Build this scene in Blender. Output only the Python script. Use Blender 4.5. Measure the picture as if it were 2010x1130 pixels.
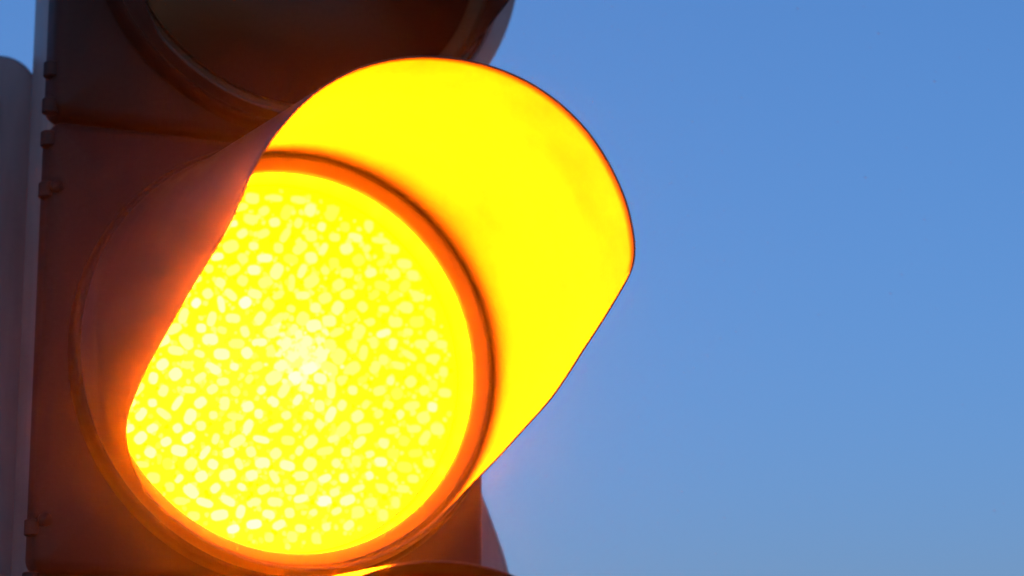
import bpy, bmesh, math, random
from mathutils import Vector

random.seed(11)
sc = bpy.context.scene
for o in list(bpy.data.objects):
    bpy.data.objects.remove(o)
R = math.radians

# ------------------------------------------------------------------ camera
YAW, PITCH, FPX = 0.39437, 0.24788, 5622.9
CAM = Vector((-0.44402, -1.35206, -0.32238))
fwd = Vector((math.sin(YAW) * math.cos(PITCH), math.cos(YAW) * math.cos(PITCH), math.sin(PITCH)))
cd = bpy.data.cameras.new('camera')
cam = bpy.data.objects.new('camera', cd)
sc.collection.objects.link(cam)
cam.location = CAM
cam.rotation_euler = fwd.to_track_quat('-Z', 'Y').to_euler()
cd.sensor_width = 36.0
cd.lens = FPX / 2010 * 36.0
cd.clip_start = 0.01
cd.clip_end = 2000
cd.dof.use_dof = True
cd.dof.focus_distance = 1.36
cd.dof.aperture_fstop = 7.0
sc.camera = cam

# ------------------------------------------------------------------ dusk sky, faint low sun, exposure
SUN_EL, SUN_ROT = -0.2, 205.0
w = bpy.data.worlds.new('World')
sc.world = w
w.use_nodes = True
nt = w.node_tree
nt.nodes.clear()
sky = nt.nodes.new('ShaderNodeTexSky')
sky.sky_type = 'NISHITA'
sky.sun_disc = False
sky.sun_elevation = R(SUN_EL)
sky.sun_rotation = R(SUN_ROT)
sky.altitude = 6500
sky.air_density = 1.85
sky.dust_density = 0.0
sky.ozone_density = 3.25
bg = nt.nodes.new('ShaderNodeBackground')
bg.inputs['Strength'].default_value = 0.15
out = nt.nodes.new('ShaderNodeOutputWorld')
nt.links.new(sky.outputs[0], bg.inputs['Color'])
nt.links.new(bg.outputs[0], out.inputs['Surface'])

sd = bpy.data.lights.new('sun', 'SUN')
sd.energy = 0.01
sd.angle = R(12)
sd.color = (1.0, 0.86, 0.74)
so = bpy.data.objects.new('sun', sd)
sc.collection.objects.link(so)
# direction towards the sun: rotation is measured clockwise from +Y
sdir = Vector((math.sin(R(SUN_ROT)) * math.cos(R(SUN_EL)), math.cos(R(SUN_ROT)) * math.cos(R(SUN_EL)), math.sin(R(SUN_EL))))
so.rotation_euler = sdir.to_track_quat('Z', 'Y').to_euler()
so.location = (0, -1, 3)

sc.view_settings.view_transform = 'Standard'
sc.view_settings.look = 'None'
sc.view_settings.exposure = 2.55
sc.view_settings.gamma = 1.0
sc.cycles.use_denoising = True
sc.cycles.sample_clamp_indirect = 30
sc.cycles.max_bounces = 10
sc.cycles.transparent_max_bounces = 12
sc.cycles.volume_bounces = 1

# ------------------------------------------------------------------ helpers
COL = sc.collection


def link(o, parent=None):
    COL.objects.link(o)
    if parent is not None:
        o.parent = parent
    return o


def mesh_obj(name, verts, faces, mat, parent=None, smooth=True, sharp=35):
    me = bpy.data.meshes.new(name)
    me.from_pydata([tuple(v) for v in verts], [], faces)
    me.validate()
    bm = bmesh.new()
    bm.from_mesh(me)
    bmesh.ops.remove_doubles(bm, verts=bm.verts, dist=1e-6)
    bmesh.ops.recalc_face_normals(bm, faces=bm.faces)
    bm.to_mesh(me)
    bm.free()
    me.materials.append(mat)
    if smooth:
        for p in me.polygons:
            p.use_smooth = True
        me.set_sharp_from_angle(angle=R(sharp))
    return link(bpy.data.objects.new(name, me), parent)


def lathe(profile, n=192, closed=False):
    """profile of (radius, forward) turned about the lens axis; forward is -Y"""
    v, f = [], []
    m = len(profile)
    for i in range(n):
        a = 2 * math.pi * i / n
        for (r, d) in profile:
            v.append((r * math.cos(a), -d, r * math.sin(a)))
    for i in range(n):
        j = (i + 1) % n
        for k in range(m if closed else m - 1):
            q = (k + 1) % m
            f.append((i * m + k, j * m + k, j * m + q, i * m + q))
    return v, f


def rounded_rect(x0, x1, z0, z1, rad, n=10):
    rs = rad if isinstance(rad, (tuple, list)) else (rad,) * 4   # tr, tl, bl, br
    pts = []
    for (cx, cz, a0, r) in ((x1 - rs[0], z1 - rs[0], 0, rs[0]), (x0 + rs[1], z1 - rs[1], 90, rs[1]),
                            (x0 + rs[2], z0 + rs[2], 180, rs[2]), (x1 - rs[3], z0 + rs[3], 270, rs[3])):
        for k in range(n + 1):
            a = R(a0 + 90 * k / n)
            pts.append((cx + r * math.cos(a), cz + r * math.sin(a)))
    return pts


def subdivide_loop(pts, step):
    o = []
    for i, p in enumerate(pts):
        q = pts[(i + 1) % len(pts)]
        d = math.hypot(q[0] - p[0], q[1] - p[1])
        k = max(1, int(d / step))
        for t in range(k):
            o.append((p[0] + (q[0] - p[0]) * t / k, p[1] + (q[1] - p[1]) * t / k))
    return o


def inset(pts, d):
    """moves a counter-clockwise outline inwards"""
    n = len(pts)
    o = []
    for i in range(n):
        a, b = pts[i - 1], pts[(i + 1) % n]
        tx, tz = b[0] - a[0], b[1] - a[1]
        l = math.hypot(tx, tz) or 1
        o.append((pts[i][0] - tz / l * d, pts[i][1] + tx / l * d))
    return o


def stack(loops, cap_first=False, cap_last=True):
    """loops of ((x, z) list, y) joined into a skin"""
    v, f = [], []
    n = len(loops[0][0])
    for pts, y in loops:
        v += [(p[0], y, p[1]) for p in pts]
    for k in range(len(loops) - 1):
        for i in range(n):
            j = (i + 1) % n
            f.append((k * n + i, k * n + j, (k + 1) * n + j, (k + 1) * n + i))
    if cap_first:
        f.append(tuple(range(n)))
    if cap_last:
        f.append(tuple((len(loops) - 1) * n + i for i in reversed(range(n))))
    return v, f


# ------------------------------------------------------------------ materials
def new_mat(name):
    m = bpy.data.materials.new(name)
    m.use_nodes = True
    t = m.node_tree
    t.nodes.clear()
    return m, t, t.nodes.new('ShaderNodeOutputMaterial')


def plastic(name, col, rough, var=0.35, scale=30, bump=0.12, streak=True, spec=0.5):
    m, t, o = new_mat(name)
    N = t.nodes.new
    b = N('ShaderNodeBsdfPrincipled')
    tc = N('ShaderNodeTexCoord')
    mp = N('ShaderNodeMapping')
    mp.inputs['Scale'].default_value = (1, 1, 0.18 if streak else 1)
    n1 = N('ShaderNodeTexNoise')
    n1.inputs['Scale'].default_value = scale
    n1.inputs['Detail'].default_value = 8
    n1.inputs['Roughness'].default_value = 0.65
    n2 = N('ShaderNodeTexNoise')
    n2.inputs['Scale'].default_value = 700
    n2.inputs['Detail'].default_value = 4
    r1 = N('ShaderNodeValToRGB')
    r1.color_ramp.elements[0].position = 0.3
    r1.color_ramp.elements[1].position = 0.72
    r1.color_ramp.elements[0].color = tuple(c * (1 - var) for c in col) + (1,)
    r1.color_ramp.elements[1].color = tuple(min(1, c * (1 + var)) for c in col) + (1,)
    rr = N('ShaderNodeMapRange')
    rr.inputs['To Min'].default_value = rough - 0.08
    rr.inputs['To Max'].default_value = rough + 0.12
    bp = N('ShaderNodeBump')
    bp.inputs['Strength'].default_value = bump
    bp.inputs['Distance'].default_value = 0.0006
    L = t.links.new
    L(tc.outputs['Object'], mp.inputs['Vector'])
    L(mp.outputs[0], n1.inputs['Vector'])
    L(tc.outputs['Object'], n2.inputs['Vector'])
    L(n1.outputs['Fac'], r1.inputs['Fac'])
    L(r1.outputs['Color'], b.inputs['Base Color'])
    L(n1.outputs['Fac'], rr.inputs['Value'])
    L(rr.outputs[0], b.inputs['Roughness'])
    L(n2.outputs['Fac'], bp.inputs['Height'])
    L(bp.outputs[0], b.inputs['Normal'])
    b.inputs['Specular IOR Level'].default_value = spec
    L(b.outputs[0], o.inputs['Surface'])
    return m


def emitter(name, col, strength, noise=0.0, scale=120):
    m, t, o = new_mat(name)
    N = t.nodes.new
    e = N('ShaderNodeEmission')
    e.inputs['Color'].default_value = col + (1,)
    e.inputs['Strength'].default_value = strength
    if noise:
        tc = N('ShaderNodeTexCoord')
        n = N('ShaderNodeTexNoise')
        n.inputs['Scale'].default_value = scale
        n.inputs['Detail'].default_value = 3
        mr = N('ShaderNodeMapRange')
        mr.inputs['From Min'].default_value = 0.3
        mr.inputs['From Max'].default_value = 0.7
        mr.inputs['To Min'].default_value = strength * (1 - noise)
        mr.inputs['To Max'].default_value = strength * (1 + noise)
        t.links.new(tc.outputs['Object'], n.inputs['Vector'])
        t.links.new(n.outputs['Fac'], mr.inputs['Value'])
        t.links.new(mr.outputs[0], e.inputs['Strength'])
    t.links.new(e.outputs[0], o.inputs['Surface'])
    return m


def clear_cover(name, tint, gloss=0.05):
    m, t, o = new_mat(name)
    N = t.nodes.new
    tr = N('ShaderNodeBsdfTransparent')
    tr.inputs['Color'].default_value = tint + (1,)
    gl = N('ShaderNodeBsdfGlossy')
    gl.inputs['Roughness'].default_value = 0.08
    fr = N('ShaderNodeFresnel')
    fr.inputs['IOR'].default_value = 1.3
    mx = N('ShaderNodeMixShader')
    t.links.new(fr.outputs[0], mx.inputs['Fac'])
    t.links.new(tr.outputs[0], mx.inputs[1])
    t.links.new(gl.outputs[0], mx.inputs[2])
    t.links.new(mx.outputs[0], o.inputs['Surface'])
    return m


M_house = plastic('dark_housing_plastic', (0.011, 0.009, 0.010), 0.5, spec=0.18)
M_rear = plastic('dark_rear_plastic', (0.26, 0.245, 0.26), 0.42)
M_visor = plastic('black_visor_plastic', (0.0250, 0.0225, 0.0240), 0.58, var=0.04, scale=22, bump=0.08, streak=False, spec=0.25)
M_visor_out = plastic('weathered_visor_skin', (0.034, 0.030, 0.033), 0.36, var=0.3, scale=26, bump=0.1, streak=False, spec=0.5)
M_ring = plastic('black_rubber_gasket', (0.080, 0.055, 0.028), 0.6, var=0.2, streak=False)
M_lug = plastic('grey_lug_plastic', (0.42, 0.40, 0.43), 0.4, var=0.2, streak=False)
M_metal = plastic('dull_fixing_metal', (0.011, 0.010, 0.011), 0.5, var=0.4, streak=False, spec=0.2)
M_box = plastic('grey_box_paint', (0.21, 0.21, 0.245), 0.5, var=0.25)
M_slot = plastic('black_slot', (0.015, 0.015, 0.017), 0.7, streak=False)
M_reflect = plastic('pale_reflector', (0.75, 0.5, 0.06), 0.4, var=0.05, streak=False)
M_redlens = plastic('unlit_red_glass', (0.008, 0.004, 0.004), 0.3, var=0.05, bump=0.0, streak=False, spec=0.25)
M_greenlens = plastic('unlit_green_glass', (0.015, 0.06, 0.04), 0.2, var=0.1, streak=False)
M_cover = clear_cover('clear_lens_cover', (1.0, 0.97, 0.9))

AMBER = (1.0, 0.115, 0.0)
M_board = plastic('amber_panel_plastic', (0.6, 0.35, 0.05), 0.5, var=0.1, streak=False)
LEDM = [emitter('lit_amber_diode_%d' % i, (1.0, g, b / 8), 6) for i, (g, b) in enumerate([
    (0.15, 0.022), (0.16, 0.05), (0.17, 0.085), (0.18, 0.125), (0.20, 0.18)])]

# ------------------------------------------------------------------ traffic light
PITCH_UP, PITCH_DN = 0.235, 0.228
light = link(bpy.data.objects.new('traffic_light', None))
light['label'] = 'dark traffic light with its amber lamp lit bright yellow inside a hooded visor'
light['category'] = 'traffic light'
SECTIONS = (('red', PITCH_UP), ('amber', 0.0), ('green', -PITCH_DN))
FACE_Y = 0.013

# one rear housing for the three sections, its right side swelling below the amber lamp
prof_r = [(-0.375, 0.126), (-0.30, 0.136), (-0.20, 0.138), (-0.14, 0.1385), (-0.118, 0.1375), (-0.104, 0.1355),
          (-0.088, 0.1310), (-0.078, 0.1272), (-0.068, 0.1232), (-0.058, 0.1190), (-0.048, 0.1150), (-0.035, 0.111), (-0.01, 0.108),
          (0.05, 0.107), (0.15, 0.107), (0.22, 0.108), (0.30, 0.108), (0.36, 0.103), (0.372, 0.09)]
outl = [(x, z) for z, x in prof_r]
outl += [(-0.10, 0.372), (-0.122, 0.350), (-0.124, 0.3), (-0.124, 0.1), (-0.124, -0.1), (-0.124, -0.3), (-0.122, -0.36), (-0.105, -0.375)]
outl = subdivide_loop(outl, 0.02)
v, f = stack([(inset(outl, 0.004), 0.036), (inset(outl, 0.001), 0.0375), (outl, 0.041), (outl, 0.078), (inset(outl, 0.004), 0.086),
              (inset(outl, 0.018), 0.115), (inset(outl, 0.040), 0.140), (inset(outl, 0.05), 0.143)], cap_first=True)
rear = mesh_obj('rear_housing', v, f, M_rear, light, sharp=50)

HOLE = 0.1125


def make_door(zc, z0, z1):
    ol = subdivide_loop(rounded_rect(-0.127, 0.110, z0 - zc, z1 - zc, 0.008, 8), 0.006)
    circ = []
    for (x, z) in ol:
        a = math.atan2(z, x)
        circ.append((math.cos(a), math.sin(a)))
    C = lambda r: [(c[0] * r, c[1] * r) for c in circ]
    loops = [(C(HOLE - 0.014), 0.034), (C(HOLE - 0.001), 0.033), (C(HOLE), FACE_Y + 0.001), (C(HOLE + 0.0004), FACE_Y), (inset(ol, 0.006), FACE_Y + 0.0015),
             (inset(ol, 0.003), FACE_Y + 0.0028), (inset(ol, 0.001), FACE_Y + 0.005), (ol, FACE_Y + 0.008), (ol, 0.0340), (inset(ol, 0.003), 0.0352), (inset(ol, 0.010), 0.0355)]
    # keep the inset outline outside the opening
    fixed = []
    for pts, y in loops:
        fixed.append((pts, y))
    v, f = stack(fixed, cap_last=False)
    d = mesh_obj('door', v, f, M_house, light, sharp=50)
    d.location.z = zc
    return d


doors = {}
doors['red'] = make_door(PITCH_UP, 0.1190, 0.350)
doors['amber'] = make_door(0.0, -0.1140, 0.1168)
doors['green'] = make_door(-PITCH_DN, -0.345, -0.1162)

# visor: a tapering tunnel, open below, its sides cut back on a slant
RB, RF, LF = 0.1086, 0.0931, 0.2146
right_tab = [(-90, 8), (-44, 8), (-40, 13), (-37, 18), (-34.1, 27), (-30.7, 44), (-25.2, 69), (-19.5, 104), (-9.8, 138), (-3.3, 168), (1.5, 189.5), (3.2, 197.5),
             (6.3, 205.3), (10.8, 209), (22, 212.5), (30, 213.5), (45, 216), (57, 216.5), (67, 216), (78, 214.5), (90, 212)]
left_tab = [(-90, 8), (-44, 8), (-38, 12), (-32, 19), (-28, 27), (-24.5, 38), (-18, 72), (-10.3, 117), (-1.2, 162), (4, 184), (9, 196.5), (15, 202), (22, 204.5),
            (30, 208.5), (37, 212), (50, 213), (65, 212), (78, 211.5), (90, 212)]


def interp(tab, a):
    if a <= tab[0][0]:
        return tab[0][1]
    for (a0, l0), (a1, l1) in zip(tab, tab[1:]):
        if a <= a1:
            return l0 + (l1 - l0) * (a - a0) / (a1 - a0)
    return tab[-1][1]


def edge_len(a):
    """a in degrees, 0 = right, 90 = top"""
    def one(x):
        x = (x + 180) % 360 - 180
        if -90 <= x <= 90:
            return interp(right_tab, x)
        y = 180 - x if x > 0 else -180 - x
        return interp(left_tab, y)
    return sum(one(a + k * 0.7) for k in (-2, -1, 0, 1, 2)) / 5000.0


def make_visor_mesh(n=360, m=30, th=0.0009):
    prof = []
    for i in range(n):
        a = 360.0 * i / n
        L = edge_len(a)
        row = []
        for k in range(m + 1):
            d = L * k / m
            row.append((RB + (RF - RB) * d / LF, d))
        inner = row
        outer = []
        for k in range(m, -1, -1):
            d = L * k / m
            fl = 0.0022 * math.exp(-(d / 0.008) ** 2)
            outer.append((RB + (RF - RB) * d / LF + th + fl, d))
        # rounded rim
        rr = RB + (RF - RB) * L / LF + th / 2
        prof.append(inner + [(rr - th * 0.25, L + th * 0.3), (rr + th * 0.25, L + th * 0.3)] + outer)
    v, f = [], []
    q = len(prof[0])
    for i in range(n):
        a = 2 * math.pi * i / n
        for (r, d) in prof[i]:
            v.append((r * math.cos(a), -d, r * math.sin(a)))
    for i in range(n):
        j = (i + 1) % n
        for k in range(q):
            p = (k + 1) % q
            f.append((i * q + k, j * q + k, j * q + p, i * q + p))
    return v, f


vv, vf = make_visor_mesh()
visor = mesh_obj('visor', vv, vf, M_visor, light, sharp=60)
visor.data.materials.append(M_visor_out)
for p in visor.data.polygons:           # matt black lining inside, weathered plastic outside
    c = p.center
    if math.hypot(c.x, c.z) > RB + (RF - RB) * -c.y / LF + 0.0003:
        p.material_index = 1
visor['label'] = 'hooded visor glowing yellow inside from the lit lamp'
for s, z in SECTIONS:
    if s != 'amber':
        c = visor.copy()
        if 'label' in c:
            del c['label']
        link(c, light)
        c.location.z = z

# flange each visor is fixed by
for s, z in SECTIONS:
    ro = 0.1149
    prf = [(RB + 0.0006, FACE_Y * -1 + 0.0005), (RB + 0.0006, -0.001), (RB + 0.0025, 0.0), (0.1122, -0.0003), (0.1134, -0.0014), (0.1143, -0.0036), (0.1149, -0.0075), (ro + 0.0001, -FACE_Y - 0.0008)]
    v, f = lathe(prf)
    o = mesh_obj('visor_flange', v, f, M_house, light)
    o.location.z = z

# fixing lug that stands out on the right of the upper visor
prf = [(0.1140, -0.0090), (0.1140, -0.0015), (0.1155, 0.0), (0.1225, 0.0), (0.1236, -0.0006), (0.1240, -0.002), (0.1240, -0.0085), (0.1232, -0.0090)]
v, f = [], []
q, n = len(prf), 48
for i in range(n + 1):
    a = R(-58 + 88 * i / n)
    for (r, d) in prf:
        v.append((r * math.cos(a), -d, r * math.sin(a)))
for i in range(n):
    for k in range(q):
        f.append((i * q + k, (i + 1) * q + k, (i + 1) * q + (k + 1) % q, i * q + (k + 1) % q))
f.append(tuple(range(q)))
f.append(tuple(n * q + k for k in reversed(range(q))))
o = mesh_obj('fixing_lug', v, f, M_lug, light)
o.location.z = PITCH_UP

# gasket ring round each lens
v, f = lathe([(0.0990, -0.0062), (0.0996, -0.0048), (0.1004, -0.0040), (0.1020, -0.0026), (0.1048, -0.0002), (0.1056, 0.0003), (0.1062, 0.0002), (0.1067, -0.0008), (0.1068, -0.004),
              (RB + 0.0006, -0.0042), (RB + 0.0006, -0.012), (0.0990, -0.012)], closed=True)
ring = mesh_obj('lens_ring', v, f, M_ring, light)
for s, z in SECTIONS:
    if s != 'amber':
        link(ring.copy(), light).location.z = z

# unlit lenses
v, f = lathe([(0.0003, 0.014), (0.02, 0.0135), (0.04, 0.0120), (0.06, 0.0092), (0.08, 0.0042), (0.0992, -0.0036)], 160)
for s, z in SECTIONS:
    mt = {'red': M_redlens, 'green': M_greenlens, 'amber': M_cover}[s]
    nm = 'lens'
    ln = mesh_obj(nm, v, f, mt, light)
    ln.location.z = z
    if s == 'amber':
        ln['label'] = 'clear cover of the lit amber lamp'
    if s == 'red':
        ln['label'] = 'dark unlit lens above the lit one'

# amber lamp: shallow reflector, lit panel, diodes
BW = -0.022
LAMP_SPREAD, LAMP_POWER = 102, 3.3
lamp = mesh_obj('lamp', *lathe([(0.0003, BW), (0.03, BW), (0.06, BW), (0.0965, BW)], 128), M_board, light)
lamp['label'] = 'lit amber lamp panel dotted with bright diodes'
v, f = lathe([(0.0003, BW - 0.003), (0.0972, BW - 0.003), (0.0972, BW), (0.0985, BW + 0.008), (0.0991, -0.0062)], 160)
ld = bpy.data.lights.new('lamp_light', 'AREA')
ld.shape = 'DISK'
ld.size = 2 * 0.0974
ld.spread = R(LAMP_SPREAD)
ld.energy = LAMP_POWER
ld.color = AMBER
lo = link(bpy.data.objects.new('lamp_light', ld), lamp)
lo.location = (0, -BW - 0.0004, 0)
lo.rotation_euler = (R(-90), 0, 0)      # shines along -Y, out of the visor
refl = mesh_obj('reflector', v, f, M_reflect, lamp)

dv, df = [], []
ns, nr = 12, 3
for k in range(nr):
    e = math.pi / 2 * k / nr
    for i in range(ns):
        a = 2 * math.pi * i / ns
        q = (abs(math.cos(a)) ** 3.2 + abs(math.sin(a)) ** 3.2) ** (-1 / 3.2)      # rounded square cell
        dv.append((0.0027 * math.cos(e) * q * math.cos(a), -0.0020 * math.sin(e), 0.0027 * math.cos(e) * q * math.sin(a)))
dv.append((0, -0.0020, 0))
for k in range(nr - 1):
    for i in range(ns):
        j = (i + 1) % ns
        df.append((k * ns + i, k * ns + j, (k + 1) * ns + j, (k + 1) * ns + i))
for i in range(ns):
    df.append(((nr - 1) * ns + i, (nr - 1) * ns + (i + 1) % ns, nr * ns))
proto = []
for mt in LEDM:
    o = mesh_obj('led', dv, df, mt, lamp)
    proto.append(o)
used = set()
SP = 0.0090
cnt = 0
ang = R(45 + 4)
spots = []
for a in range(-16, 17):
    for b in range(-16, 17):
        x0, z0 = a * SP, b * SP
        x = x0 * math.cos(ang) - z0 * math.sin(ang)
        z = x0 * math.sin(ang) + z0 * math.cos(ang)
        if math.hypot(x, z) < 0.0925:
            spots.append((math.hypot(x, z), x, z))
spots.sort()
rest = []                                   # the outermost few, joined
for i, (rr, x, z) in enumerate(spots):
    x += random.gauss(0, 0.0008)
    z += random.gauss(0, 0.0008)
    hot = math.exp(-((x - 0.0115) ** 2 + (z - 0.006) ** 2) / 0.015 ** 2)
    side = (-x - 0.7 * z) / 0.09
    k = min(4, max(0, int(random.gauss(2.3 + 1.1 * side, 0.75) + hot * 2)))
    sx = random.uniform(0.8, 1.7) + hot * 0.4
    sz = random.uniform(0.6, 1.15) + hot * 0.4
    ry = -ang + R(20) + random.gauss(0, 0.5)
    if i >= 300:
        rest.append((x, z, sx, sz))
        continue
    if k not in used:
        o = proto[k]
        used.add(k)
    else:
        o = link(proto[k].copy(), lamp)
    o.location = (x, -BW - 0.0001, z)
    o.scale = (sx, 1, sz)
    o.rotation_euler = (0, ry, 0)
    cnt += 1
if rest:
    v, f = [], []
    for x, z, sx, sz in rest:
        b0 = len(v)
        v += [(x + p[0] * sx, -BW - 0.0001 + p[1], z + p[2] * sz) for p in dv]
        f += [tuple(b0 + i for i in q) for q in df]
    ro = mesh_obj('led_rim', v, f, LEDM[1], lamp)
    ro['kind'] = 'stuff'
for k in range(5):
    if k not in used:
        bpy.data.objects.remove(proto[k])

# finer sparkle between the diodes: too small and many to tell apart, one part
fv, ff, fm = [], [], []
SPK = [emitter('lit_amber_sparkle_%d' % i, (1.0, g, b / 8), 6) for i, (g, b) in enumerate([(0.16, 0.022), (0.17, 0.05), (0.14, 0.0), (0.2, 0.12)])]
for i in range(1480):
    rr = 0.0935 * math.sqrt(random.random())
    a = random.uniform(0, 2 * math.pi)
    cx, cz = rr * math.cos(a), rr * math.sin(a)
    k = random.randint(5, 7)
    r0 = random.uniform(0.0007, 0.0017)
    if i >= 1300:                          # bright patch over the middle of the lamp
        cx, cz = 0.0110 + random.gauss(0, 0.0080), 0.0060 + random.gauss(0, 0.0070)
        r0 = random.uniform(0.0010, 0.0022)
    b0 = len(fv)
    ph = random.uniform(0, 6.28)
    for j in range(k):
        t = ph + 2 * math.pi * j / k
        r1 = r0 * random.uniform(0.6, 1.3)
        fv.append((cx + r1 * math.cos(t), -BW - 0.0008, cz + r1 * math.sin(t)))
    fv.append((cx, -BW - 0.0008 - 0.4 * r0, cz))
    m_i = random.choice((0, 0, 1, 1, 2)) if i < 1300 else random.choice((1, 3, 3))
    for j in range(k):
        ff.append((b0 + j, b0 + (j + 1) % k, b0 + k))
        fm.append(m_i)
sp = bpy.data.meshes.new('sparkle')
sp.from_pydata(fv, [], ff)
for m_ in SPK:
    sp.materials.append(m_)
for p, m_i in zip(sp.polygons, fm):
    p.material_index = m_i
spo = link(bpy.data.objects.new('sparkle', sp), lamp)
spo['kind'] = 'stuff'

# hinges and screws along the left edge of the doors
def cyl(name, r, h, mat, parent, loc, axis='Z', n=20, dome=0.0):
    pr = [(0.0002, 0), (r - 0.0006, 0), (r, 0.0006), (r, h - 0.0006), (r - 0.0006, h), (0.0002, h + dome)]
    v, f = lathe(pr, n)
    o = mesh_obj(name, v, f, mat, parent)
    o.location = loc
    if axis == 'Z':
        o.rotation_euler = (R(-90), 0, 0)
    return o


for s, zs in (('red', (0.1205, 0.1400)), ('amber', (0.1030, 0.0760, -0.0960)), ('green', (-0.122, -0.136))):
    zc = dict(SECTIONS)[s]
    for z in zs:
        cyl('hinge_knuckle', 0.0044, 0.0080, M_metal, doors[s], (-0.1268, FACE_Y + 0.008, z - zc), 'Z')
for s, pts in (('amber', ((-0.1232, 0.0810), (-0.1225, -0.0885))),):
    zc = dict(SECTIONS)[s]
    for x, z in pts:
        cyl('screw', 0.0034, 0.004, M_metal, doors[s], (x, FACE_Y + 0.0042, z - zc), 'Y', dome=0.0007)

# ------------------------------------------------------------------ box beside the light
box = link(bpy.data.objects.new('control_box', None))
box.location = (-0.19, 0.16, -0.35)
box['label'] = 'grey box with rounded top corner at the left edge behind the traffic light'
box['category'] = 'box'
bo = subdivide_loop(rounded_rect(-0.270, -0.1095, -0.34, 0.1835, 0.021, 10), 0.02)
sh = lambda pts: [(p[0] + 0.19, p[1] + 0.35) for p in pts]
v, f = stack([(sh(inset(bo, 0.004)), -0.0405), (sh(inset(bo, 0.0022)), -0.0398), (sh(inset(bo, 0.0006)), -0.0382), (sh(bo), -0.036), (sh(bo), 0.04), (sh(inset(bo, 0.004)), 0.046)], cap_first=True)
mesh_obj('body', v, f, M_box, box, sharp=40)
for k in range(4):
    so_ = rounded_rect(-0.225, -0.1325, 0.137 - k * 0.07, 0.158 - k * 0.07, 0.004, 5)
    v, f = stack([(sh(so_), -0.0422), (sh(so_), -0.0395)], cap_first=True)
    mesh_obj('slot', v, f, M_slot, box, sharp=40)

# ------------------------------------------------------------------ scattering air, added to imitate lens bloom round the lamp
BLOOM_DENSITY = 0.0120
if BLOOM_DENSITY:
    m, t, o = new_mat('bloom_volume')
    pv = t.nodes.new('ShaderNodeVolumePrincipled')
    pv.inputs['Color'].default_value = (0.9, 0.9, 0.9, 1)
    pv.inputs['Density'].default_value = BLOOM_DENSITY
    pv.inputs['Anisotropy'].default_value = 0.9938
    t.links.new(pv.outputs[0], o.inputs['Volume'])
    m.cycles.volume_sampling = 'EQUIANGULAR'
    x0, x1, y0, y1, z0, z1 = -1.8, 1.8, -2.2, 1.4, -1.4, 0.9
    vs = [(x, y, z) for x in (x0, x1) for y in (y0, y1) for z in (z0, z1)]
    fs = [(0, 1, 3, 2), (4, 6, 7, 5), (0, 4, 5, 1), (2, 3, 7, 6), (0, 2, 6, 4), (1, 5, 7, 3)]
    hz = mesh_obj('bloom_haze', vs, fs, m, None, smooth=False)
    hz['kind'] = 'stuff'
    hz['label'] = 'thin scattering air added round the traffic light to imitate lens bloom'
    hz['category'] = 'bloom_haze'
print('leds', cnt)
